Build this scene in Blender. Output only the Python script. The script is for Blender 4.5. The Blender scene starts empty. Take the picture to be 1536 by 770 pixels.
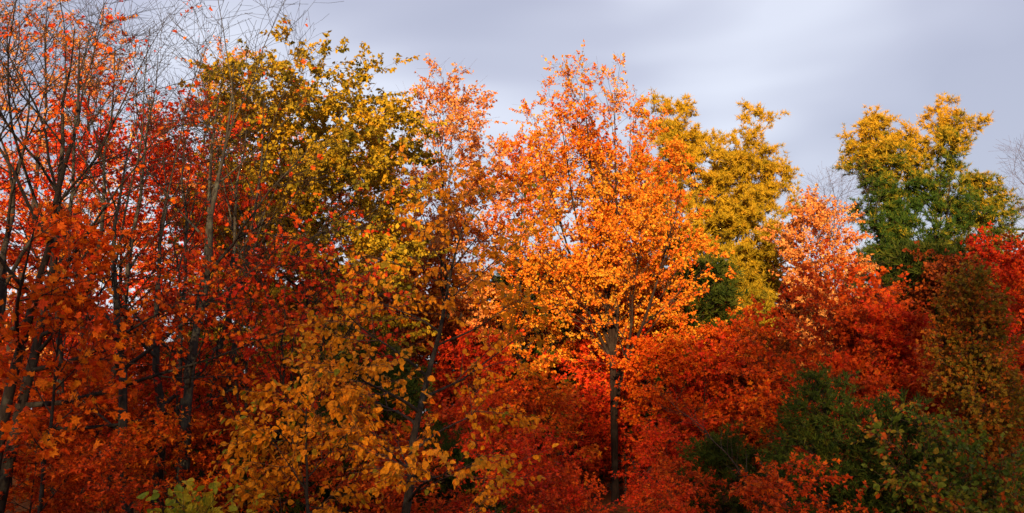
import bpy, math
import numpy as np
from mathutils import Matrix, Vector, Quaternion

# ------------------------------------------------------------------ camera, sky, sun, exposure
SC = bpy.context.scene
COL = SC.collection
F = 1475.0                      # focal length in photograph pixels (1536 wide)
CAM = np.array([0.0, 0.0, 3.0])
PITCH = math.atan(235.0 / F)
cd = bpy.data.cameras.new('camera')
cam = bpy.data.objects.new('camera', cd)
COL.objects.link(cam)
cam.location = CAM
cam.rotation_euler = (math.pi / 2 + PITCH, 0, 0)
cd.sensor_width = 36
cd.lens = 36 * F / 1536
cd.clip_end = 6000
SC.camera = cam

SUN_AZ = math.radians(8)        # the sun stands behind the camera, a little to its left
SUN_EL = math.radians(8)
W = bpy.data.worlds.new('World')
SC.world = W
W.use_nodes = True
nt = W.node_tree
nt.nodes.clear()
N = nt.nodes.new
out = N('ShaderNodeOutputWorld')
sky = N('ShaderNodeTexSky')
sky.sky_type = 'NISHITA'
sky.sun_disc = False
sky.sun_elevation = SUN_EL
sky.sun_rotation = math.pi + SUN_AZ
bg1 = N('ShaderNodeBackground')
bg1.inputs['Strength'].default_value = 0.09
nt.links.new(sky.outputs[0], bg1.inputs['Color'])
# layered cloud sheet
tc = N('ShaderNodeTexCoord')
mp = N('ShaderNodeMapping')
mp.inputs['Scale'].default_value = (1.0, 1.0, 2.6)
mp.inputs['Rotation'].default_value = (0, math.radians(7), 0)
nt.links.new(tc.outputs['Generated'], mp.inputs['Vector'])
n1 = N('ShaderNodeTexNoise')
n1.inputs['Scale'].default_value = 2.1
n1.inputs['Detail'].default_value = 2.5
n1.inputs['Roughness'].default_value = 0.52
n1.inputs['Distortion'].default_value = 0.5
nt.links.new(mp.outputs[0], n1.inputs['Vector'])
cr = N('ShaderNodeValToRGB')
e = cr.color_ramp.elements
e[0].position = 0.40
e[0].color = (0.41, 0.41, 0.53, 1)
e[1].position = 0.62
e[1].color = (0.68, 0.69, 0.80, 1)
m_ = cr.color_ramp.elements.new(0.5)
m_.color = (0.50, 0.50, 0.62, 1)
nt.links.new(n1.outputs[0], cr.inputs[0])
bg2 = N('ShaderNodeBackground')
bg2.inputs['Strength'].default_value = 0.53
nt.links.new(cr.outputs[0], bg2.inputs['Color'])
mx = N('ShaderNodeMixShader')
mx.inputs[0].default_value = 0.80
nt.links.new(bg1.outputs[0], mx.inputs[1])
nt.links.new(bg2.outputs[0], mx.inputs[2])
nt.links.new(mx.outputs[0], out.inputs[0])

sl = bpy.data.lights.new('sun', 'SUN')
sl.energy = 5.0
sl.angle = math.radians(0.5)
sl.color = (1.0, 0.69, 0.36)
so = bpy.data.objects.new('sun', sl)
COL.objects.link(so)
sun_dir = Vector((math.sin(SUN_AZ) * math.cos(SUN_EL), math.cos(SUN_AZ) * math.cos(SUN_EL), -math.sin(SUN_EL)))
so.rotation_euler = sun_dir.to_track_quat('-Z', 'Y').to_euler()
so.location = (-20, -100, 60)

vs = SC.view_settings
vs.view_transform = 'Standard'
vs.look = 'None'
vs.exposure = 1.25
vs.gamma = 1.0
vs.use_curve_mapping = False
SC.cycles.max_bounces = 5
SC.cycles.diffuse_bounces = 3
SC.cycles.transmission_bounces = 3
SC.cycles.use_denoising = True
SC.cycles.denoising_prefilter = "ACCURATE"


# ------------------------------------------------------------------ helpers
def at(x, y, d):
    """point at depth d (metres along +Y) seen at photograph pixel x, y"""
    c, s = math.cos(PITCH), math.sin(PITCH)
    v = np.array([x - 768.0, F * c - (385.0 - y) * s, F * s + (385.0 - y) * c])
    return CAM + v * (d / v[1])


def nrm(v):
    return v / np.maximum(np.linalg.norm(v, axis=-1, keepdims=True), 1e-9)


def terrain(x, y):
    x = np.asarray(x, float)
    y = np.asarray(y, float)
    b = 0.18 * np.sin(x * 0.31 + 1.3) * np.cos(y * 0.23) + 0.12 * np.sin(x * 0.11 - y * 0.17)
    return b * np.clip(1.2 - np.hypot(x, y) / 300, 0, 1)


def mesh_np(name, verts, tris=None, quads=None, tint=None, mats=(), smooth=False):
    me = bpy.data.meshes.new(name)
    nv = len(verts)
    me.vertices.add(nv)
    me.vertices.foreach_set('co', np.ascontiguousarray(verts, np.float32).ravel())
    parts, starts, off = [], [], 0
    for f in (tris, quads):
        if f is not None and len(f):
            f = np.asarray(f, np.int32)
            parts.append(f.ravel())
            starts.append(off + np.arange(len(f), dtype=np.int32) * f.shape[1])
            off += f.size
    loops = np.concatenate(parts)
    st = np.concatenate(starts)
    me.loops.add(len(loops))
    me.loops.foreach_set('vertex_index', loops)
    me.polygons.add(len(st))
    me.polygons.foreach_set('loop_start', st)
    for m in mats:
        me.materials.append(m)
    me.update(calc_edges=True)
    if smooth:
        me.polygons.foreach_set('use_smooth', np.ones(len(st), bool))
    if tint is not None:
        a = me.attributes.new('tint', 'FLOAT', 'POINT')
        a.data.foreach_set('value', np.ascontiguousarray(tint, np.float32))
    return me


def link(name, data, parent=None):
    o = bpy.data.objects.new(name, data)
    COL.objects.link(o)
    if parent is not None:
        o.parent = parent
    return o


def tag(o, label=None, cat=None, group=None, kind=None):
    if label:
        o['label'] = label
    if cat:
        o['category'] = cat
    if group:
        o['group'] = group
    if kind:
        o['kind'] = kind
    return o


# ------------------------------------------------------------------ materials
def ramp(nodes, stops):
    r = nodes.new('ShaderNodeValToRGB')
    el = r.color_ramp.elements
    while len(el) < len(stops):
        el.new(0.5)
    for q, (p, c) in zip(el, stops):
        q.position = p
        q.color = (*c, 1)
    return r


def leaf_mat(name, stops, single=False, trans=0.38, clump=0.5, spec=0.07, cs=0.55):
    m = bpy.data.materials.new(name)
    m.use_nodes = True
    t = m.node_tree
    t.nodes.clear()
    n, l = t.nodes, t.links.new
    o = n.new('ShaderNodeOutputMaterial')
    at_ = n.new('ShaderNodeAttribute')
    at_.attribute_name = 'tint'
    co = n.new('ShaderNodeTexCoord')
    geo = n.new('ShaderNodeNewGeometry')
    nz = n.new('ShaderNodeTexNoise')
    nz.inputs['Scale'].default_value = cs
    nz.inputs['Detail'].default_value = 2
    l(geo.outputs['Position'], nz.inputs['Vector'])
    base = at_.outputs['Fac']
    if single:
        oi = n.new('ShaderNodeObjectInfo')
        base = oi.outputs['Random']
    a = n.new('ShaderNodeMath')          # tint + clump*(noise-.5)*2
    a.operation = 'MULTIPLY_ADD'
    l(nz.outputs[0], a.inputs[0])
    a.inputs[1].default_value = clump * 2
    a.inputs[2].default_value = -clump
    b = n.new('ShaderNodeMath')
    b.operation = 'ADD'
    l(a.outputs[0], b.inputs[0])
    l(base, b.inputs[1])
    r = ramp(n, stops)
    l(b.outputs[0], r.inputs[0])
    # fine mottling of the blade
    n2 = n.new('ShaderNodeTexNoise')
    n2.inputs['Scale'].default_value = 28
    n2.inputs['Detail'].default_value = 3
    l(geo.outputs['Position'], n2.inputs['Vector'])
    hv = n.new('ShaderNodeHueSaturation')
    mr = n.new('ShaderNodeMapRange')
    mr.inputs[1].default_value = 0.3
    mr.inputs[2].default_value = 0.7
    mr.inputs[3].default_value = 0.62
    mr.inputs[4].default_value = 1.25
    l(n2.outputs[0], mr.inputs[0])
    l(mr.outputs[0], hv.inputs['Value'])
    l(r.outputs[0], hv.inputs['Color'])
    p = n.new('ShaderNodeBsdfPrincipled')
    p.inputs['Roughness'].default_value = 0.55
    p.inputs['Specular IOR Level'].default_value = spec
    l(hv.outputs[0], p.inputs['Base Color'])
    tr = n.new('ShaderNodeBsdfTranslucent')
    l(hv.outputs[0], tr.inputs['Color'])
    mxs = n.new('ShaderNodeMixShader')
    mxs.inputs[0].default_value = trans
    l(p.outputs[0], mxs.inputs[1])
    l(tr.outputs[0], mxs.inputs[2])
    l(mxs.outputs[0], o.inputs[0])
    return m


def bark_mat(name, c0, c1, lichen=(0.23, 0.25, 0.2), amount=0.35, scale=9.0):
    m = bpy.data.materials.new(name)
    m.use_nodes = True
    t = m.node_tree
    n, l = t.nodes, t.links.new
    p = n['Principled BSDF']
    p.inputs['Roughness'].default_value = 0.9
    p.inputs['Specular IOR Level'].default_value = 0.15
    geo = n.new('ShaderNodeNewGeometry')
    mp = n.new('ShaderNodeMapping')
    mp.inputs['Scale'].default_value = (1, 1, 0.22)
    l(geo.outputs['Position'], mp.inputs[0])
    nz = n.new('ShaderNodeTexNoise')
    nz.inputs['Scale'].default_value = scale * 2.5
    nz.inputs['Detail'].default_value = 6
    nz.inputs['Roughness'].default_value = 0.7
    l(mp.outputs[0], nz.inputs[0])
    r = ramp(n, [(0.32, c0), (0.68, c1)])
    l(nz.outputs[0], r.inputs[0])
    n2 = n.new('ShaderNodeTexNoise')
    n2.inputs['Scale'].default_value = 3.4
    n2.inputs['Detail'].default_value = 6
    n2.inputs['Roughness'].default_value = 0.75
    l(geo.outputs['Position'], n2.inputs[0])
    r2 = ramp(n, [(0.52, (0, 0, 0)), (0.62, (amount * 2, amount * 2, amount * 2))])
    l(n2.outputs[0], r2.inputs[0])
    mx = n.new('ShaderNodeMix')
    mx.data_type = 'RGBA'
    l(r2.outputs[0], mx.inputs[0])
    l(r.outputs[0], mx.inputs[6])
    mx.inputs[7].default_value = (*lichen, 1)
    l(mx.outputs[2], p.inputs['Base Color'])
    bp = n.new('ShaderNodeBump')
    bp.inputs['Strength'].default_value = 0.6
    bp.inputs['Distance'].default_value = 0.03
    l(nz.outputs[0], bp.inputs['Height'])
    l(bp.outputs[0], p.inputs['Normal'])
    return m


PAL = {
    'umber': [(0.0, (0.12, 0.020, 0.007)), (0.5, (0.26, 0.045, 0.008)), (1.0, (0.42, 0.10, 0.012))],
    'orange': [(0.0, (0.56, 0.040, 0.006)), (0.4, (0.70, 0.085, 0.006)), (0.75, (0.74, 0.145, 0.007)), (1.0, (0.74, 0.24, 0.012))],
    'red': [(0.0, (0.38, 0.016, 0.010)), (0.35, (0.58, 0.032, 0.009)), (0.7, (0.70, 0.070, 0.008)), (1.0, (0.72, 0.14, 0.010))],
    'scarlet': [(0.0, (0.56, 0.020, 0.012)), (0.5, (0.74, 0.052, 0.010)), (1.0, (0.76, 0.12, 0.010))],
    'flame': [(0.0, (0.66, 0.085, 0.008)), (0.4, (0.74, 0.20, 0.012)), (0.75, (0.76, 0.33, 0.022)), (1.0, (0.76, 0.45, 0.05))],
    'gold': [(0.0, (0.18, 0.17, 0.012)), (0.12, (0.46, 0.18, 0.010)), (0.5, (0.74, 0.23, 0.009)), (0.8, (0.78, 0.28, 0.010)), (1.0, (0.74, 0.17, 0.008))],
    'olive': [(0.0, (0.12, 0.11, 0.010)), (0.35, (0.32, 0.22, 0.014)), (0.7, (0.54, 0.33, 0.016)), (1.0, (0.66, 0.33, 0.018))],
    'pine': [(0.0, (0.035, 0.08, 0.014)), (0.4, (0.09, 0.145, 0.018)), (0.7, (0.42, 0.30, 0.02)), (1.0, (0.62, 0.36, 0.022))],  # gold stops carry the sunlight painted on the pine top
    'goldpine': [(0.0, (0.16, 0.14, 0.014)), (0.4, (0.40, 0.28, 0.016)), (1.0, (0.62, 0.36, 0.02))],
    'hemlock': [(0.0, (0.022, 0.042, 0.008)), (0.6, (0.058, 0.082, 0.010)), (1.0, (0.12, 0.115, 0.014))],
    'rust': [(0.0, (0.34, 0.026, 0.007)), (0.5, (0.58, 0.060, 0.007)), (1.0, (0.70, 0.13, 0.009))],
    'mixed': [(0.0, (0.055, 0.085, 0.012)), (0.45, (0.12, 0.15, 0.014)), (0.7, (0.26, 0.15, 0.014)), (0.85, (0.42, 0.05, 0.010)), (1.0, (0.52, 0.10, 0.012))],
    'cedar': [(0.0, (0.12, 0.11, 0.012)), (0.45, (0.27, 0.14, 0.012)), (0.75, (0.44, 0.09, 0.010)), (1.0, (0.54, 0.15, 0.012))],
    'yellow': [(0.0, (0.22, 0.24, 0.016)), (0.5, (0.52, 0.36, 0.018)), (1.0, (0.66, 0.36, 0.02))],
    'pink': [(0.0, (0.64, 0.14, 0.03)), (0.5, (0.72, 0.27, 0.06)), (1.0, (0.74, 0.40, 0.12))],
}
CL = {'gold': 0.28, 'hemlock': 0.4}
LM = {k: leaf_mat('leaf_' + k, v, clump=CL.get(k, 0.5)) for k, v in PAL.items()}
LS = {}


def single_mat(k):
    if k not in LS:
        LS[k] = leaf_mat('single_leaf_' + k, PAL[k], single=True, clump=CL.get(k, 0.5))
    return LS[k]


BARK = {
    'sooty': bark_mat('bark_sooty', (0.007, 0.004, 0.003), (0.026, 0.014, 0.010), lichen=(0.05, 0.04, 0.03), amount=0.2),
    'grey': bark_mat('bark_grey', (0.018, 0.014, 0.011), (0.060, 0.048, 0.038), lichen=(0.09, 0.10, 0.075), amount=0.3),
    'dark': bark_mat('bark_dark', (0.010, 0.007, 0.006), (0.036, 0.025, 0.019), lichen=(0.10, 0.10, 0.08), amount=0.15),
    'brown': bark_mat('bark_brown', (0.022, 0.012, 0.008), (0.075, 0.042, 0.028), lichen=(0.12, 0.11, 0.09), amount=0.15),
    'pale': bark_mat('bark_pale', (0.12, 0.10, 0.085), (0.34, 0.30, 0.26), amount=0.1),
    'twig': bark_mat('bark_twig', (0.05, 0.024, 0.016), (0.11, 0.055, 0.04), amount=0.0),
}


# ------------------------------------------------------------------ growing wood, in batches
def sample(P, R, i, t):
    k = P.shape[1]
    f = np.clip(t, 0, 0.9999) * (k - 1)
    a = f.astype(int)
    w = (f - a)[:, None]
    pos = P[i, a] * (1 - w) + P[i, a + 1] * w
    tan = nrm(P[i, a + 1] - P[i, a])
    r = R[i, a] * (1 - w[:, 0]) + R[i, a + 1] * w[:, 0]
    return pos, tan, r


def grow(rng, start, d, length, k, wob, trop):
    """batch of curved polylines: start (n,3), direction d, length (n,), k points"""
    n = len(start)
    P = np.empty((n, k, 3))
    P[:, 0] = start
    d = nrm(d)
    step = (length / (k - 1))[:, None]
    for j in range(1, k):
        P[:, j] = P[:, j - 1] + d * step
        d = nrm(d + rng.normal(0, wob, (n, 3)) + np.array([0, 0, 1.0]) * trop)
    return P


def taper(r0, r1, k, p=0.8):
    u = np.linspace(0, 1, k)[None] ** p
    return r0[:, None] * (1 - u) + r1[:, None] * u


def perp(rng, T, flat=1.0, phase=None):
    v = rng.normal(0, 1, T.shape)
    v[:, 2] *= flat
    v = v - (v * T).sum(1, keepdims=True) * T
    return nrm(v)


def tubes(P, R, s):
    n, k, _ = P.shape
    T = np.gradient(P, axis=1)
    T = nrm(T)
    ref = np.where(np.abs(T[:, :1, 2:3]) > 0.8, np.array([1.0, 0, 0]), np.array([0, 0, 1.0]))
    A = nrm(np.cross(T, np.broadcast_to(ref, T.shape)))
    B = np.cross(T, A)
    th = np.arange(s) * 2 * math.pi / s
    V = P[:, :, None] + R[:, :, None, None] * (A[:, :, None] * np.cos(th)[None, None, :, None] + B[:, :, None] * np.sin(th)[None, None, :, None])
    base = (np.arange(n) * k * s)[:, None, None]
    row = (np.arange(k - 1) * s)[None, :, None]
    j = np.arange(s)[None, None]
    j2 = (j + 1) % s
    q = np.stack([base + row + j, base + row + j2, base + row + s + j2, base + row + s + j], -1).reshape(-1, 4)
    return V.reshape(-1, 3), q


# leaf templates: blade in XY, stalk end at origin, tip along +Y, unit long
def fold(v, z=0.16):
    v = np.array(v, float)
    return np.column_stack([v, np.abs(v[:, 0]) * z * 2 - 0.12 * v[:, 1] ** 2])


TPL = {}
TPL['kite'] = (fold([(0, 0), (-.42, .42), (0, 1), (.42, .42)]), np.array([(0, 2, 1), (0, 3, 2)]))
TPL['oval'] = (fold([(0, 0), (-.26, .2), (-.34, .5), (-.18, .82), (0, 1), (.18, .82), (.34, .5), (.26, .2), (0, .5)]),
               np.array([(8, 1, 0), (8, 2, 1), (8, 3, 2), (8, 4, 3), (8, 5, 4), (8, 6, 5), (8, 7, 6), (8, 0, 7)]))
_m = [(0, 0), (-.30, -.02), (-.24, .16), (-.56, .34), (-.34, .42), (-.38, .72), (-.15, .58), (0, 1.0),
      (.15, .58), (.38, .72), (.34, .42), (.56, .34), (.24, .16), (.30, -.02), (0, .34)]
TPL['maple'] = (fold(_m), np.array([(14, (i + 1) % 14, i) for i in range(14)]))
TPL['far'] = (fold([(0, 0), (-.46, .38), (0, 1), (.46, .38)], 0.2), np.array([(0, 2, 1), (0, 3, 2)]))
TPL['lobed'] = (fold([(0, 0), (-.54, .3), (-.26, .42), (-.34, .72), (0, 1), (.34, .72), (.26, .42), (.54, .3)]), np.array([(0, 2, 1), (0, 4, 2), (2, 4, 3), (0, 6, 4), (4, 6, 5), (0, 7, 6)]))
TPL['star'] = (fold([(0, 0), (-.5, .3), (-.16, .5), (0, 1), (.16, .5), (.5, .3)]), np.array([(0, 2, 1), (0, 3, 2), (0, 4, 3), (0, 5, 4)]))


def tuft(n, w, spread, seed):
    r = np.random.default_rng(seed)
    v, f = [], []
    for i in range(n):
        a = i * 2.4
        e = spread * (0.45 + 0.55 * r.random())
        d = np.array([math.cos(a) * math.sin(e), math.cos(e), math.sin(a) * math.sin(e)])
        s = nrm(np.cross(d, r.normal(0, 1, 3)))
        ln = 0.75 + 0.35 * r.random()
        b = len(v)
        v += [s * w, -s * w, d * ln]
        f.append((b, b + 1, b + 2))
    return np.array(v), np.array(f)


TPL['tuft'] = tuft(4, 0.085, 0.95, 3)
TPL['spray'] = tuft(6, 0.11, 1.3, 5)


def frames(rng, axis, up):
    """orthonormal leaf frames: y = axis, z ~ up"""
    y = nrm(axis)
    x = nrm(np.cross(y, up) + rng.normal(0, 1e-4, y.shape))
    z = np.cross(x, y)
    return np.stack([x, y, z], 1)


def leaf_verts(kind, pos, fr, size):
    T, f = TPL[kind]
    V = pos[:, None] + size[:, None, None] * np.einsum('vk,nkc->nvc', T, fr)
    n, v = len(pos), len(T)
    tri = (f[None] + (np.arange(n) * v)[:, None, None]).reshape(-1, 3)
    return V.reshape(-1, 3), tri, v


BASE = dict(stems=1, tmin=0.25, env=[(0, .6), (.35, 1), (.7, .75), (1, .15)], nl=20, ang=(62, 28), trop=0.06,
            nsub=9, subang=(30, 60), sublen=0.42, ntw=6, twlen=(0.35, 0.85), nleaf=10, leaf=0.11, tpl='kite', flat=0.6,
            droop=0.3, rnd=0.75, up=0.6, mat='orange', bark='dark', lean=(0, 0), sweep=0.0, spread=0.12, rad=0.012, leafp=None, singles=0,
            wob=0.09, fork=0.0, twig_bark='twig', merge=False, outlim=None, stemh=(1, 1), twr=0.006, extra=(), goldtop=0.0, goldz=0.6, offs=None)
LEAVES = [0]


def tree(name, label, cat, group, base, height, width, seed, **kw):
    s = dict(BASE)
    s.update(kw)
    rng = np.random.default_rng(seed)
    root = link(name, None)
    root.empty_display_size = 0.3
    root.location = base
    tag(root, label, cat, group)
    # ---- trunks
    ns = len(s['offs']) if s['offs'] else s['stems']
    k0 = 14
    h = height * np.linspace(1, 1, ns)
    h[1:] *= rng.uniform(*s['stemh'], ns - 1) if ns > 1 else 1
    if s['offs']:
        h = height * np.array([q[2] for q in s['offs']])
    ph = rng.uniform(0, 6.28) + np.arange(ns) * 2.4
    start = np.column_stack([np.cos(ph), np.sin(ph), np.zeros(ns)]) * (0 if ns == 1 else s['rad'] * height * 1.3)
    start[:, 2] = -0.25
    u = np.linspace(0, 1, k0)
    P0 = np.empty((ns, k0, 3))
    wv = np.cumsum(rng.normal(0, 0.011, (ns, k0, 2)) * height, axis=1) * 0.6
    wv -= wv[:, :1]
    for i in range(ns):
        f = max(s['fork'], 0.0)
        uu = np.clip((u - f) / (1 - f), 0, 1)
        sp = np.array([math.cos(ph[i]), math.sin(ph[i])]) * s['spread'] * height * (0 if ns == 1 else 1)
        if s['offs']:
            sp = np.array(s['offs'][i][:2])
        xy = start[i, :2][None] * np.clip(1 if f == 0 else uu[:, None] * 3, 0, 1) + np.array(s['lean'])[None] * height * (u ** (1 + s['sweep']))[:, None] + sp[None] * uu[:, None] ** 0.75 + wv[i] * (0.35 if s['offs'] else 1.0) * (0.4 + 0.6 * uu[:, None])
        P0[i, :, :2] = xy
        P0[i, :, 2] = -0.25 + (h[i] + 0.25) * u
    r0 = np.full(ns, s['rad'] * height) * (1 if ns == 1 else 0.72)
    R0 = taper(r0, r0 * 0.06, k0, 0.9)
    R0[:, 0] *= 1.35
    # ---- limbs
    nl = s['nl']
    idx = np.arange(nl) % ns
    t = s['tmin'] + (0.985 - s['tmin']) * ((np.arange(nl) + rng.uniform(0, 1, nl)) / nl)
    pos, tan, pr = sample(P0, R0, idx, t)
    c = (t - s['tmin']) / (1 - s['tmin'])
    ex, ey = zip(*s['env'])
    er = np.interp(c, ex, ey) * width * rng.uniform(0.72, 1.12, nl)
    a = np.radians(s['ang'][0] + (s['ang'][1] - s['ang'][0]) * c + rng.normal(0, 6, nl))
    az = np.arange(nl) * 2.399 + rng.normal(0, 0.35, nl)
    hz = np.column_stack([np.cos(az), np.sin(az), np.zeros(nl)])
    d = tan * np.cos(a)[:, None] + hz * np.sin(a)[:, None]
    ln = np.maximum(er / np.maximum(np.sin(a), 0.35), 0.3)
    ln = np.minimum(ln, np.maximum(height * 0.55, 0.5))
    for q_, (te, aze, ele, le) in enumerate(s['extra']):
        t[q_] = te
        pos[q_:q_ + 1], tan[q_:q_ + 1], pr[q_:q_ + 1] = sample(P0, R0, np.array([0]), np.array([te]))
        d[q_] = (math.cos(aze) * math.cos(ele), math.sin(aze) * math.cos(ele), math.sin(ele))
        ln[q_] = le
    k1 = 9
    P1 = grow(rng, pos, d, ln, k1, s['wob'], s['trop'])
    rr = np.minimum(pr * 0.62, 0.011 * ln + 0.006)
    R1 = taper(rr, np.full(nl, 0.004), k1)
    # ---- sub-branches
    nsb = np.maximum((s['nsub'] * np.clip(ln / np.mean(ln), 0.35, 1.6)).astype(int), 2)
    i1 = np.repeat(np.arange(nl), nsb)
    m = len(i1)
    t1 = rng.uniform(0.16, 1.0, m) ** 0.85
    pos, tan, pr = sample(P1, R1, i1, t1)
    a = np.radians(rng.uniform(*s['subang'], m))
    d = tan * np.cos(a)[:, None] + perp(rng, tan, s['flat']) * np.sin(a)[:, None]
    l2 = s['sublen'] * ln[i1] * (1.15 - 0.75 * t1) * rng.uniform(0.6, 1.2, m) + 0.25
    k2 = 6 if base[1] < 24 and not s['merge'] else 4
    P2 = grow(rng, pos, d, l2, k2, s['wob'] * 1.3, s['trop'] * 0.8)
    R2 = taper(np.minimum(pr * 0.6, 0.009 * l2 + 0.004), np.full(m, 0.003), k2)
    # ---- twigs
    i2 = np.repeat(np.arange(m), s['ntw'])
    n = len(i2)
    t2 = rng.uniform(0.12, 1.0, n)
    pos, tan, pr = sample(P2, R2, i2, t2)
    a = np.radians(rng.uniform(22, 62, n))
    d = tan * np.cos(a)[:, None] + perp(rng, tan, s['flat']) * np.sin(a)[:, None]
    l3 = rng.uniform(*s['twlen'], n)
    k3 = 3 if base[1] < 24 and not s['merge'] else 2
    P3 = grow(rng, pos, d, l3, k3, s['wob'] * 1.6, s['trop'])
    R3 = taper(np.minimum(pr * 0.8, s['twr']), np.full(n, s['twr'] * 0.4), k3)
    # ---- bring the grown tree to its measured height and spread
    ends = P3[:, -1]
    fz = height / np.percentile(ends[:, 2], 99.6)
    mid_ = np.percentile(ends[:, 0], 50)
    fx = width / (0.5 * (np.percentile(ends[:, 0], 97) - np.percentile(ends[:, 0], 3)))
    fx = 1.0 if s['offs'] else float(np.clip(fx, 0.45, 1.8))
    for A in (P0, P1, P2, P3):
        A[..., 2] *= fz
        A[..., :2] *= fx
    stem_objs = []
    for i in range(ns):
        v, q = tubes(P0[i:i + 1], R0[i:i + 1], 9)
        stem_objs.append(link('trunk', mesh_np('trunk', v, quads=q, mats=[BARK[s['bark']]], smooth=True), root))
    tw_v, tw_q, off = [], [], 0
    if s['merge']:
        v, q = tubes(P1, R1, 4)
        tw_v.append(v)
        tw_q.append(q)
        off = len(v)
    else:
        for i in range(nl):
            v, q = tubes(P1[i:i + 1], R1[i:i + 1], 6)
            link('branch', mesh_np('branch', v, quads=q, mats=[BARK[s['bark']]], smooth=True), stem_objs[0 if i < len(s['extra']) else idx[i]])
    v, q = tubes(P2, R2, 4 if base[1] < 20 else 3)
    tw_v.append(v)
    tw_q.append(q + off)
    off += len(v)
    v, q = tubes(P3, R3, 3)
    tw_v.append(v)
    tw_q.append(q + off)
    o = link('twigs', mesh_np('twigs', np.concatenate(tw_v), quads=np.concatenate(tw_q), mats=[BARK[s['twig_bark']]], smooth=True), root)
    tag(o, kind='stuff')
    # ---- leaves
    if s['nleaf']:
        nf = s['nleaf']
        i3 = np.repeat(np.arange(n), nf)
        t3 = rng.uniform(0.1, 1.0, len(i3))
        pos, tan, pr = sample(P3, R3, i3, t3)
        keep = np.ones(len(i3), bool)
        if s['leafp'] is not None:
            hx, hy = zip(*s['leafp'])
            pk = np.interp(pos[:, 2] / height, hx, hy)
            # leaf loss goes twig by twig, then leaf by leaf
            twr_ = np.repeat(rng.uniform(0, 1, n), nf)
            keep = (twr_ < pk ** 0.6) & (rng.uniform(0, 1, len(i3)) < pk ** 0.4)
        pos, tan, i3 = pos[keep], tan[keep], i3[keep]
        nn = len(pos)
        outw = pos - np.array([0, 0, height * 0.5])
        outw[:, 2] *= 0.2
        outw = nrm(outw)
        ax = nrm(tan * 0.6 + rng.normal(0, 0.6, (nn, 3)) + np.array([0, 0, -1.0]) * s['droop'] + outw * 0.25)
        up = nrm(np.array([0, 0, 1.0]) * s['up'] + outw * 0.35 + rng.normal(0, s['rnd'], (nn, 3)))
        fr = frames(rng, ax, up)
        size = s['leaf'] * np.clip(rng.normal(1.0, 0.28, nn), 0.45, 1.7)
        pos = pos + ax * (0.25 * size)[:, None]
        tint = np.clip(rng.normal(0.5, 0.2, nn) + np.repeat(rng.normal(0, 0.13, n), nf)[keep], 0, 1)
        tint = np.clip(tint + s['goldtop'] * np.clip((pos[:, 2] / height - s['goldz']) * 7, -0.5, 1), 0, 1)  # paints sunlight into the colour of the high needles
        LEAVES[0] += nn
        body = np.ones(nn, bool)
        if s['singles']:
            wp = pos + np.array(base)
            dist = np.linalg.norm(wp - CAM, axis=1)
            px = 768 + wp[:, 0] / wp[:, 1] * F
            zz = (wp[:, 2] - 3) / wp[:, 1] * F
            vis = (px > 5) & (px < 1530) & (zz < 600) & (zz > -140)
            order = np.argsort(np.where(vis, dist / size, 1e9))[:s['singles']]
            body[order] = False
            T, f = TPL[s['tpl']]
            me = mesh_np('leaf', T, tris=f, tint=np.full(len(T), 0.5), mats=[single_mat(s['mat'])])
            for g in order:
                lo = link('leaf', me, root)
                lo.location = pos[g]
                lo.rotation_mode = 'QUATERNION'
                lo.rotation_quaternion = Matrix(fr[g].T.tolist()).to_quaternion()
                lo.scale = (size[g],) * 3
        v, f, nv = leaf_verts('lobed' if s['tpl'] == 'maple' else s['tpl'], pos[body], fr[body], size[body])
        o = link('crown', mesh_np('crown', v, tris=f, tint=np.repeat(tint[body], nv), mats=[LM[s['mat']]]), root)
        tag(o, kind='stuff')
    return root


def place(x, ytop, d, wpx):
    p = at(x, ytop, d)
    g = float(terrain(p[0], d))
    return (float(p[0]), float(d), g), float(p[2] - g), wpx / F * d


def T(name, label, x, ytop, d, wpx, seed, group=None, cat='tree', **kw):
    if d > 24 and kw.get('tpl') == 'star':
        kw['tpl'] = 'far'
    b, h, w = place(x, ytop, d, wpx)
    return tree(name, label, cat, group, b, h, w, seed, **kw)


def copy_tree(o, loc, rz, sc, label=None, group=None):
    r = o.copy()
    COL.objects.link(r)
    r.location = loc
    r.rotation_euler = (0, 0, rz)
    r.scale = (sc, sc, sc)
    if label:
        r['label'] = label
    if group:
        r['group'] = group
    for ch in o.children:
        c = ch.copy()
        COL.objects.link(c)
        c.parent = r
    return r


# ------------------------------------------------------------------ ground and the wooded ridge behind the camera
def ground_mat():
    m = bpy.data.materials.new('leaf_litter')
    m.use_nodes = True
    n, l = m.node_tree.nodes, m.node_tree.links.new
    p = n['Principled BSDF']
    p.inputs['Roughness'].default_value = 0.95
    p.inputs['Specular IOR Level'].default_value = 0.05
    g = n.new('ShaderNodeNewGeometry')
    v = n.new('ShaderNodeTexVoronoi')
    v.inputs['Scale'].default_value = 9
    l(g.outputs['Position'], v.inputs['Vector'])
    r = ramp(n, [(0.0, (0.03, 0.016, 0.008)), (0.4, (0.12, 0.038, 0.010)), (0.7, (0.24, 0.07, 0.014)), (1.0, (0.30, 0.12, 0.02))])
    l(v.outputs['Color'], r.inputs[0])
    l(r.outputs[0], p.inputs['Base Color'])
    b = n.new('ShaderNodeBump')
    b.inputs['Distance'].default_value = 0.05
    l(v.outputs['Distance'], b.inputs['Height'])
    l(b.outputs[0], p.inputs['Normal'])
    return m


GM = ground_mat()


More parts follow.
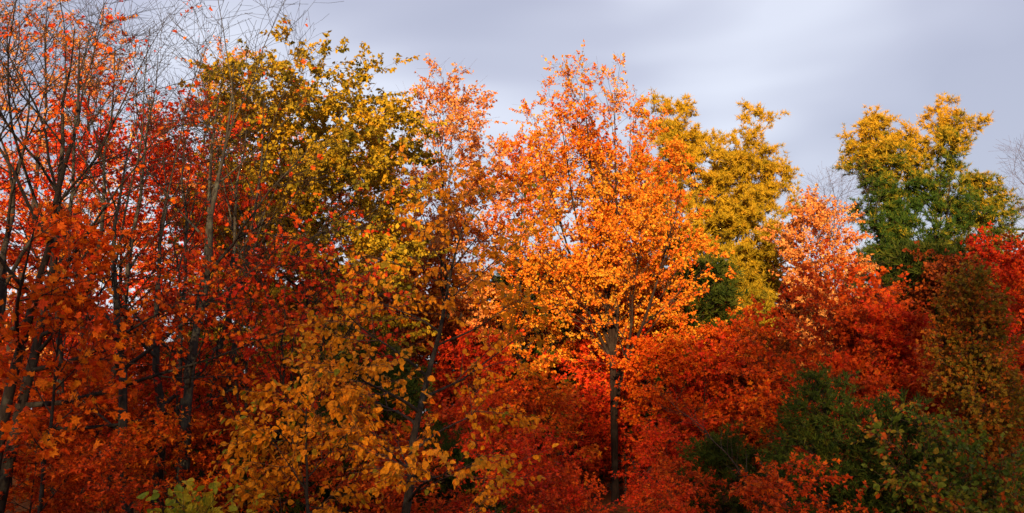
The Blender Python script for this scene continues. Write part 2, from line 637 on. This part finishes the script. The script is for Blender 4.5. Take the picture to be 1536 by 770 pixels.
def sheet(name, xs, ys, zf, mat):
    X, Y = np.meshgrid(xs, ys)
    V = np.column_stack([X.ravel(), Y.ravel(), zf(X, Y).ravel()])
    nx, ny = len(xs), len(ys)
    i = np.arange(ny - 1)[:, None] * nx + np.arange(nx - 1)[None]
    q = np.stack([i, i + 1, i + 1 + nx, i + nx], -1).reshape(-1, 4)
    o = link(name, mesh_np(name, V, quads=q, mats=[mat], smooth=True))
    return tag(o, kind='structure')


far = np.array([-3000, -1500, -800, -400, -220, -140])
mid = np.linspace(-100, 100, 101)
gx = np.concatenate([far, mid, -far[::-1]])
sheet('ground', gx, gx, terrain, GM)


def bounce_ground_mat():
    m = bpy.data.materials.new('bounce_straw')
    m.use_nodes = True
    n, l = m.node_tree.nodes, m.node_tree.links.new
    p = n['Principled BSDF']
    p.inputs['Roughness'].default_value = 0.95
    g = n.new('ShaderNodeNewGeometry')
    z = n.new('ShaderNodeTexNoise')
    z.inputs['Scale'].default_value = 3
    z.inputs['Detail'].default_value = 8
    l(g.outputs['Position'], z.inputs['Vector'])
    r = ramp(n, [(0.3, (0.16, 0.14, 0.05)), (0.7, (0.40, 0.30, 0.13))])
    l(z.outputs[0], r.inputs[0])
    l(r.outputs[0], p.inputs['Base Color'])
    return m


sheet('bounce_ground', np.linspace(-90, 90, 61), np.linspace(-85, 10.5, 40), lambda x, y: terrain(x, y) + 0.02, bounce_ground_mat())  # unseen pale ground, added to bounce light onto the edge trees

# ridge: unseen sun-side skyline; H, its tree tops, is shaped to place the shade line
SD = np.array([math.sin(SUN_AZ), math.cos(SUN_AZ)])
LD = np.array([math.cos(SUN_AZ), -math.sin(SUN_AZ)])
RIDGE = 150.0
HS = [(-90, 32), (-30, 31), (-16, 30.6), (-10, 30.4), (-5, 29.8), (-1.5, 29.2), (1, 30.2), (3, 32.2), (6, 31.8), (8.5, 33.4), (11, 36.8), (14, 37.8), (20, 37.6), (40, 37), (90, 35)]
hx_, hy_ = zip(*HS)


def ridge_h(s):
    return np.interp(s, hx_, hy_)


def build_ridge():
    s = np.linspace(-150, 150, 121)
    v = np.linspace(0, 1, 17)
    Sg, Vg = np.meshgrid(s, v)
    u = -RIDGE - 70 + Vg * 160
    prof = np.interp(Vg, [0, 0.3, 0.55, 0.64, 0.8, 1.0], [4, 20, 21.5, 20, 7, -0.6])
    edge = np.clip((150 - np.abs(Sg)) / 60, 0, 1)
    z = prof * (0.25 + 0.75 * edge) + 0.5 * np.sin(Sg * 0.4 + Vg * 9) * np.clip(1 - Vg, 0, 1)
    X = Sg * LD[0] + u * SD[0]
    Y = Sg * LD[1] + u * SD[1]
    V = np.column_stack([X.ravel(), Y.ravel(), z.ravel()])
    nx, ny = len(s), len(v)
    i = np.arange(ny - 1)[:, None] * nx + np.arange(nx - 1)[None]
    q = np.stack([i, i + 1, i + 1 + nx, i + nx], -1).reshape(-1, 4)
    tag(link('hill', mesh_np('hill', V, quads=q, mats=[GM], smooth=True)), kind='structure')
    # the unseen wood on the ridge, loose leaves thinned and graded to filter the sun
    rng = np.random.default_rng(77)
    n = 11500
    ss = rng.uniform(-75, 75, n)
    core = np.abs(ss) < 32
    ss = np.where(~core & (rng.random(n) < 0.6), rng.uniform(-30, 30, n), ss)
    top = ridge_h(ss) + 0.7 * np.sin(ss * 2.3) + 0.4 * np.sin(ss * 5.1 + 1)
    zz = 19 + (top - 19) * rng.random(n) ** 1.45 + rng.normal(0, 0.45, n)
    uu = -RIDGE + rng.normal(0, 2.2, n)
    pos = np.column_stack([ss * LD[0] + uu * SD[0], ss * LD[1] + uu * SD[1], zz])
    ax = nrm(rng.normal(0, 1, (n, 3)))
    fr = frames(rng, ax, nrm(rng.normal(0, 1, (n, 3))))
    vv, f, nv = leaf_verts('star', pos, fr, rng.uniform(0.6, 1.3, n))
    o = link('forest', mesh_np('forest', vv, tris=f, tint=np.repeat(rng.uniform(0, 1, n), nv), mats=[LM['hemlock']]))
    tag(o, 'unseen dark wood on the hill, thinned to filter the sunlight', 'forest', kind='stuff')


build_ridge()

# ------------------------------------------------------------------ the trees
MAPLE = dict(tpl='star', leaf=0.088, nl=28, nsub=9, ntw=6, nleaf=25, twlen=(.3, .7), ang=(64, 24), flat=0.5)
NEARM = dict(tpl='maple', leaf=0.092, bark='grey', twig_bark='dark', singles=300, nl=24, nsub=8, ntw=7, nleaf=10, flat=0.35, up=0.8)
PINE = dict(tpl='tuft', leaf=0.2, nl=46, nsub=10, ntw=6, nleaf=12, ang=(82, 30), trop=0.10, flat=0.5, mat='pine', bark='dark', twig_bark='dark',
            subang=(35, 65), sublen=0.38, droop=-0.5, rnd=0.35, up=0.4, twlen=(0.25, 0.6), tmin=0.2, wob=0.06,
            env=[(0, .8), (.3, 1), (.6, .8), (.85, .5), (1, .12)])

# ---- near row at the forest edge: shaded maples with dark trunks
T('maple_tree', 'tall maple with sparse orange leaves and dark leaning trunks', 28, -190, 17, 330, 11, stems=5, stemh=(.8, 1), spread=0.10, lean=(0.02, 0), rad=0.0155,
  tmin=0.28, mat='orange', twr=.0095, leafp=[(0, .9), (.3, .6), (.42, .3), (.5, .06), (1, .01)], extra=((.30, 0.12, 0.10, 5.6), (.36, -0.25, 0.22, 4.2), (.26, 0.6, 0.02, 4.5), (.42, -0.5, .3, 3.5)), **{**NEARM, 'nl': 36, 'bark': 'dark', 'ang': (52, 16)})
T('maple_tree', 'slender maple with mottled grey lichened trunk and bare upper twigs', 282, -60, 19, 250, 12, stems=4, stemh=(.8, .97), spread=0.09, rad=0.0155,
  tmin=0.28, ang=(58, 20), mat='orange', twr=.0095, leafp=[(0, .8), (.3, .6), (.46, .28), (.54, .03), (1, .01)], **NEARM)
T('maple_tree', 'many-stemmed dark maple with rusty red leaves beside the golden beech', 425, 265, 20, 170, 13, stems=5, stemh=(.7, 1), spread=0.13, rad=0.0135,
  tmin=0.3, ang=(50, 20), mat='red', twr=.0095, leafp=[(0, .7), (.5, .4), (.8, .15), (1, .05)], **{**NEARM, 'bark': 'dark'})
T('maple_sapling', 'thin curved sapling with few orange leaves by the leaning maple', 92, 300, 16, 90, 14, rad=0.008, lean=(0.03, 0), nl=14, nsub=5, ntw=4, nleaf=5,
  tpl='maple', leaf=0.13, mat='orange', flat=0.3, up=0.8, bark='dark', singles=150)
T('maple_tree', 'slim dark maple with twin stems and few leaves beside the leaning maple', 150, -30, 22, 130, 15, stems=3, stemh=(.85, 1), spread=0.10, lean=(0.04, 0), rad=0.0125, tmin=0.3, ang=(45, 16), mat='red',
  twr=.0095, leafp=[(0, .6), (.4, .35), (.55, .06), (1, .01)], **NEARM)
T('maple_tree', 'slim dark maple with twin stems and few leaves beside the lichened maple', 325, 20, 22, 120, 16, stems=3, stemh=(.85, 1), spread=0.10, lean=(0.02, 0), rad=0.0125, tmin=0.35, ang=(42, 16), mat='orange',
  twr=.0095, leafp=[(0, .6), (.4, .35), (.55, .06), (1, .01)], **NEARM)
# ---- golden beech
T('beech_tree', 'golden beech with drooping oval leaves spreading over the forest edge', 600, 205, 14, 195, 21, lean=(0.10, 0), sweep=0.4, rad=0.013, tmin=0.12,
  env=[(0, .75), (.25, 1), (.5, .9), (.8, .5), (1, .1)], ang=(74, 34), nl=22, nsub=6, ntw=4, nleaf=12, tpl='oval', leaf=0.078, mat='gold', droop=0.8, flat=0.3,
  up=0.5, rnd=0.6, singles=300, trop=0.0, leafp=[(0, 1), (.6, 1), (.85, .7), (1, .4)])
T('beech_tree', 'small low beech with bright golden leaves beside the many-stemmed maple', 470, 490, 12.5, 110, 22, rad=0.012, tmin=0.25, ang=(76, 40), nl=14, nsub=5, ntw=4, nleaf=12,
  tpl='oval', leaf=0.075, mat='gold', droop=0.8, flat=0.35, up=0.5, rnd=0.6, singles=300, trop=0.0)
T('leafy_bush', 'low bush with yellow and lime green leaves under the slender maple', 300, 720, 11.5, 80, 23, cat='bush', rad=0.012, tmin=0.3, ang=(70, 35), nl=18, nsub=6, ntw=4, nleaf=6,
  tpl='oval', leaf=0.10, mat='yellow', droop=0.5, flat=0.4, up=0.6, singles=200, trop=0.0)

# ---- second row
T('oak_tree', 'large rounded olive yellow oak rising beside the bare-topped maple', 478, 74, 28, 160, 31, rad=0.014, tmin=0.35, nl=56, nsub=9, ntw=5, nleaf=30, tpl='kite', leaf=0.108, droop=0.6,
  mat='olive', env=[(0, .7), (.3, 1), (.65, 1), (.88, .8), (1, .45)], ang=(70, 38), flat=0.8, leafp=[(0, .4), (.45, .6), (.6, 1), (1, 1)])
T('maple_tree', 'deep red maple behind the lichened maple trunk', 205, 160, 26, 170, 32, mat='red', rad=0.011, tmin=0.2, leafp=[(0, 1), (.8, 1), (1, .5)], **MAPLE)
T('maple_tree', 'scarlet maple glowing between the oak and the lichened maple', 365, 230, 33, 120, 33, mat='scarlet', rad=0.011, tmin=0.2, **MAPLE)
T('maple_tree', 'flame orange maple glowing behind the oak', 500, 200, 36, 150, 34, mat='flame', rad=0.011, tmin=0.2, **MAPLE)
T('maple_tree', 'large flame orange maple with forked dark trunk and thin pale top', 912, 85, 32, 78, 35, mat='flame', rad=0.0098, tmin=0.4, trop=0.08, bark='sooty', fork=0.38,
  offs=[(-.85, .2, 1), (-2.4, -.3, .84), (-1.6, .6, .93), (0.05, -.5, .96), (.9, .4, .88), (2.3, -.4, .74), (.5, -2, .6), (-.5, 2, .8)],
  env=[(0, 1.3), (.3, 1.1), (.6, .7), (.8, .5), (1, .2)], leafp=[(0, 1), (.55, 1), (.75, .8), (.88, .5), (1, .35)],
  **{**MAPLE, 'nl': 88, 'nsub': 8, 'ang': (46, 12), 'nleaf': 20, 'ntw': 6, 'tpl': 'far', 'leaf': .072, 'twlen': (.25, .6), 'sublen': .5, 'rnd': .9})
T('maple_tree', 'thin pale orange maple top rising above the golden beech', 680, 108, 37, 85, 36, mat='pink', rad=0.009, tmin=0.3, leafp=[(0, .9), (.6, .8), (.8, .5), (1, .35)],
  env=[(0, 1), (.5, .9), (.8, .6), (1, .15)], **{**MAPLE, 'ang': (40, 12)})
T('maple_tree', 'yellow orange maple top between the pale maple and the flame maple', 775, 205, 39, 95, 37, mat='flame', rad=0.009, tmin=0.2, **{**MAPLE, 'ang': (45, 14)})
T('white_pine', 'broad pine with sunlit golden crown behind the flame orange maple', 1055, 162, 42, 112, 41, offs=[(-.7, .3, 1), (-2.1, -.3, .975), (.5, -.4, .965), (1.5, .3, .9), (2.6, -.2, .81)], fork=0.3, rad=0.012,
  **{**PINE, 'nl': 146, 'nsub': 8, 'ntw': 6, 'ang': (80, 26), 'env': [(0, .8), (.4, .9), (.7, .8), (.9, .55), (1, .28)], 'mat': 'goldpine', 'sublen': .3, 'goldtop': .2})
T('white_pine', 'multi-stemmed green pine with lobed top tinted sunlit gold above the red maples', 1358, 165, 46, 130, 42, offs=[(1.15, .3, 1), (-1.0, -.4, .975), (-2.4, .2, .91), (2.1, -.3, .95), (.15, .3, .93), (-1.7, .3, .94)], fork=0.3, rad=0.013,
  goldtop=.6, goldz=.82, **{**PINE, 'nl': 146, 'nsub': 8, 'ntw': 6, 'sublen': .34, 'ang': (78, 12), 'env': [(0, .75), (.3, .72), (.5, .42), (.8, .26), (1, .07)]})  # gold begins at the shade line, sunlight put into the needle colour
T('maple_tree', 'coral red maple with thin crown between the two pines', 1218, 292, 38, 62, 43, mat='pink', rad=0.009, tmin=0.2, leafp=[(0, .8), (.7, .8), (1, .5)], **{**MAPLE, 'ang': (48, 14)})
T('bare_tree', 'leafless twiggy tree beside the multi-stemmed pine', 1240, 240, 43, 60, 44, rad=0.008, tmin=0.3, nl=26, nsub=8, ntw=5, nleaf=0, ang=(40, 12), bark='brown', twr=0.009)
T('bare_tree', 'leafless tree with fine pinkish twigs by the red maple edge', 1535, 190, 38, 60, 45, rad=0.008, tmin=0.3, nl=22, nsub=7, ntw=4, nleaf=0, ang=(40, 14), bark='brown', twr=0.009)
T('maple_tree', 'red orange maple behind the reddish cedar', 1560, 350, 30, 120, 46, mat='red', rad=0.011, tmin=0.2, **MAPLE)
T('white_pine', 'slim dark green pine beside the multi-stemmed pine', 1480, 262, 47, 60, 47, rad=0.012, **{**PINE, 'nl': 34})

# ---- right side, in the shade
T('maple_tree', 'sparse rusty maple with thin stems below the coral maple', 1245, 390, 25, 110, 51, stems=3, spread=0.14, rad=0.008, tmin=0.2, mat='rust', leafp=[(0, .8), (.6, .6), (1, .3)], **{**MAPLE, 'ang': (45, 15)})
T('maple_sapling', 'bright scarlet maple sapling in front of the green pine', 1350, 455, 23, 75, 52, rad=0.009, tmin=0.3, mat='scarlet', **{**MAPLE, 'nl': 22, 'nsub': 8, 'flat': .25})
T('cedar_tree', 'columnar cedar wrapped in rust and green creeper', 1452, 395, 19, 65, 53, rad=0.012, tmin=0.05, nl=60, nsub=7, ntw=6, nleaf=8, tpl='kite', leaf=0.075, mat='cedar',
  ang=(60, 30), env=[(0, 1), (.5, .9), (.8, .6), (1, .12)], twlen=(.2, .45))
T('leafy_bush', 'tall green bush with scattered red leaves under the cedar', 1460, 615, 15, 125, 54, cat='bush', stems=6, stemh=(.5, 1), spread=0.3, rad=0.010, tmin=0.12, nl=40, nsub=7, ntw=4, nleaf=8, tpl='oval', leaf=0.08,
  mat='mixed', ang=(55, 20), singles=200, trop=0.03, twlen=(.25, .6))
T('young_pine', 'soft dark green young pine under the rusty maple', 1230, 555, 17, 95, 55, rad=0.012, **{**PINE, 'env': [(0, 1), (.5, .6), (1, .06)], 'nl': 34, 'nsub': 7, 'ntw': 4, 'nleaf': 8, 'tmin': .1, 'mat': 'hemlock', 'leaf': .12, 'trop': .03})
T('young_pine', 'low dark green pine between the bush and the young pine', 1335, 590, 16, 95, 56, rad=0.012, **{**PINE, 'env': [(0, 1), (.5, .6), (1, .06)], 'nl': 30, 'nsub': 7, 'ntw': 4, 'nleaf': 8, 'tmin': .1, 'mat': 'hemlock', 'leaf': .12, 'trop': .03})

# ---- back row, catching the sun over the near trees
T('maple_tree', 'tall salmon pink maple behind the leaning maple', 70, -40, 38, 120, 61, mat='pink', rad=0.010, tmin=0.25, leafp=[(0, 1), (.6, .6), (1, .22)], **MAPLE)
T('maple_tree', 'bright coral maple behind the deep red maple', 165, 20, 42, 110, 62, mat='flame', rad=0.010, tmin=0.25, leafp=[(0, 1), (.6, .6), (1, .22)], **MAPLE)
T('maple_tree', 'pinkish red maple with thinning top beside the olive oak', 290, 60, 41, 100, 63, mat='pink', rad=0.010, tmin=0.25, leafp=[(0, 1), (.7, .7), (1, .3)], **MAPLE)
T('maple_tree', 'glowing orange maple directly behind the golden beech', 620, 270, 40, 130, 64, mat='flame', rad=0.010, tmin=0.2, **MAPLE)
T('maple_tree', 'orange maple filling the gap before the broad pine', 1000, 385, 37, 110, 65, mat='flame', rad=0.010, tmin=0.2, **MAPLE)
T('maple_tree', 'orange red maple leaning over the foot of the broad pine', 1125, 475, 31, 90, 66, mat='orange', rad=0.010, tmin=0.2, **{**MAPLE, 'flat': .3})

# ---- deeper trees: a few kinds, copied
R_ = np.random.default_rng(5)
BACK = []
for i, (mat, adj) in enumerate([('umber', 'rusty brown'), ('red', 'dark red'), ('orange', 'burnt orange'), ('hemlock', 'dark green')]):
    pn = mat == 'hemlock'
    kw = dict(PINE, nl=40, nsub=8, ntw=5, nleaf=6, leaf=.34, mat='hemlock', tmin=.1) if pn else dict({**MAPLE, 'tpl': 'far'}, nl=24, nsub=8, ntw=5, nleaf=16, leaf=.13, mat=mat, tmin=.25)
    nm = 'hemlock_tree' if pn else 'maple_tree'
    kind = 'hemlock' if pn else 'maple'
    o = tree(nm, adj + ' ' + kind + ' deep in the wood behind the edge trees', 'tree', adj + ' trees deep in the wood', (0, 0, 0), 10.0, 2.6, 200 + i, merge=True, rad=.012, **kw)
    BACK.append([o, False])
BL = ['rusty brown maple deep in the wood behind ', 'dark red maple deep in the wood behind ', 'burnt orange maple deep in the wood behind ', 'dark green hemlock deep in the wood behind ']
LAND = [(60, 'the leaning maple'), (165, 'the coral maple'), (230, 'the deep red maple'), (300, 'the lichened maple'), (380, 'the scarlet maple'), (440, 'the many-stemmed maple'), (510, 'the olive oak'), (610, 'the golden beech'),
        (690, 'the pale-topped maple'), (780, 'the yellow orange maple'), (900, 'the large flame maple'), (1010, 'the orange gap maple'), (1080, 'the broad golden pine'), (1215, 'the coral thin-crowned maple'), (1290, 'the young pines'),
        (1370, 'the multi-stemmed pine'), (1452, 'the creeper-wrapped cedar'), (1540, 'the fine-twigged bare tree')]


def landmark(x):
    return min(LAND, key=lambda q: abs(q[0] - x))[1]


spots = []
for row, (d0, d1, step, y0, y1) in enumerate([(27, 31, 165, 470, 570), (36, 43, 82, 360, 470), (48, 58, 74, 370, 460), (60, 72, 105, 430, 520)]):
    x = -160.0 + row * 30
    while x < 1700:
        d = R_.uniform(d0, d1)
        lo = 70 if (x < 420 and row > 0) else 0      # the wood thins out there and sky shows between the stems
        spots.append((x + R_.uniform(-22, 22), R_.uniform(y0, y1) + lo, d))
        x += step * R_.uniform(0.75, 1.2)
for (x, y, d) in spots:
    if abs(x - 905) < 50 and d < 33:
        continue        # the flame maple stands here
    b, h, w = place(x, y, d, 50)
    k = int(R_.choice([0, 1, 2, 3], p=[.36, .2, .2, .24]))
    o, used = BACK[k]
    rz, sc = R_.uniform(0, 6.28), h / 10.0
    if not used:
        o.location, o.rotation_euler, o.scale = b, (0, 0, rz), (sc,) * 3
        BACK[k][1] = True
    else:
        o = copy_tree(o, b, rz, sc)
    o['label'] = BL[k] + landmark(x)

# ---- understory saplings
UND = []
for i, (mat, adj) in enumerate([('scarlet', 'scarlet'), ('orange', 'orange'), ('rust', 'russet'), ('hemlock', 'green')]):
    pn = mat == 'hemlock'
    kw = dict(PINE, nl=34, nsub=7, ntw=5, nleaf=6, leaf=.17, mat='hemlock', tmin=.08) if pn else dict(MAPLE, nl=15, nsub=6, ntw=4, nleaf=13, leaf=.1, mat=mat, tmin=.25, flat=.1, up=1.3, rnd=.6, ang=(82, 40), trop=.0, wob=.07, env=[(0, 1), (.3, .7), (.5, 1), (.75, .6), (1, .15)], bark='dark', twig_bark='dark', twr=.009)
    nm = 'hemlock_sapling' if pn else 'maple_sapling'
    o = tree(nm, 'small ' + adj + (' hemlock' if pn else ' maple') + ' sapling in the shaded understory', 'sapling', adj + ' saplings in the understory', (0, 0, 0), 4.0, 1.35, 300 + i, merge=True, rad=.009, **kw)
    UND.append([o, False])
UL = ['small scarlet maple sapling in the understory below ', 'small orange maple sapling in the understory below ', 'small russet maple sapling in the understory below ', 'small green hemlock sapling in the understory below ']
us = [(1290, 610, 19, 0), (1190, 690, 15, 2), (880, 715, 34, 2), (900, 690, 38, 2), (855, 690, 36, 0), (940, 700, 37, 2), (960, 722, 27, 0), (905, 640, 42, 3), (740, 650, 17, 0), (1000, 640, 24, 0), (800, 650, 22, 0), (1045, 660, 25, 0), (935, 570, 34.5, 0), (870, 590, 34, 0), (660, 600, 20, 0), (1085, 650, 23, 3), (1180, 560, 24, 1), (1300, 560, 22, 2), (800, 560, 24, 1),
      (690, 660, 19, 3), (560, 520, 22, 3), (835, 700, 18, 2), (130, 560, 20, 1), (200, 520, 23, 2), (60, 600, 18, 2), (350, 560, 22, 2), (250, 620, 18, 1), (380, 620, 19, 2),
      (10, 520, 21, 2), (165, 660, 16, 2), (760, 580, 26, 2), (1050, 520, 29, 0), (960, 500, 36, 0), (1010, 690, 20, 2), (1010, 720, 18, 0), (840, 730, 18, 0), (1230, 640, 20, 3), (1400, 560, 22, 2), (1500, 520, 21, 2), (530, 640, 18, 2), (620, 680, 16, 2), (450, 600, 20, 3)]
for (x, y, d, k) in us:
    b, h, w = place(x, y, d, 50)
    o, used = UND[k]
    rz, sc = R_.uniform(0, 6.28), max(h, 1.0) / 4.0 * 1.05
    if not used:
        o.location, o.rotation_euler, o.scale = b, (0, 0, rz), (sc,) * 3
        UND[k][1] = True
    else:
        o = copy_tree(o, b, rz, sc)
    o['label'] = UL[k] + landmark(x)

# ---- pale dead sapling leaning out of the thicket
def dead_sapling():
    rng = np.random.default_rng(9)
    a, b = at(1205, 845, 15.5), at(1003, 600, 16.5)
    a[2] = max(a[2], float(terrain(a[0], a[1])) - 0.05)
    root = link('dead_sapling', None)
    root.location = a
    tag(root, 'thin leafless dead sapling leaning across the russet saplings', 'sapling')
    u = np.linspace(0, 1, 12)[:, None]
    P = (b - a)[None] * u
    P[:, 2] += 0.25 * np.sin(u[:, 0] * math.pi)
    P[1:-1] += rng.normal(0, 0.015, (10, 3))
    P = P[None]
    R = taper(np.array([0.022]), np.array([0.005]), 12)
    v, q = tubes(P, R, 7)
    link('trunk', mesh_np('trunk', v, quads=q, mats=[BARK['brown']], smooth=True), root)
    for i in range(22):
        t = np.array([0.2 + 0.79 * i / 21])
        pos, tan, r = sample(P, R, np.array([0]), t)
        d = tan * 0.75 + perp(rng, tan, 1.0) * 0.6 + np.array([[0, 0, 0.25]])
        Q = grow(rng, pos, d, np.array([rng.uniform(0.35, 0.9)]), 6, 0.16, 0.03)
        v, q = tubes(Q, taper(r * 0.55, np.array([0.002]), 6), 5)
        link('branch', mesh_np('branch', v, quads=q, mats=[BARK['brown']], smooth=True), root)


dead_sapling()

# ---- look-alikes beside one landmark are told apart by their height
by = {}
for o in COL.objects:
    if o.parent is None and 'group' in o:
        by.setdefault(o['label'], []).append(o)
RANK = ['tallest', 'second tallest', 'third tallest', 'fourth tallest', 'fifth tallest', 'sixth tallest']
for lab, os_ in by.items():
    if len(os_) > 1:
        os_.sort(key=lambda q: -q.scale[2])
        for i, o in enumerate(os_):
            w = 'shortest' if i == len(os_) - 1 else RANK[min(i, 5)]
            if len(os_) == 2:
                w = ('taller', 'shorter')[i]
            o['label'] = lab + ', ' + w + ' one'
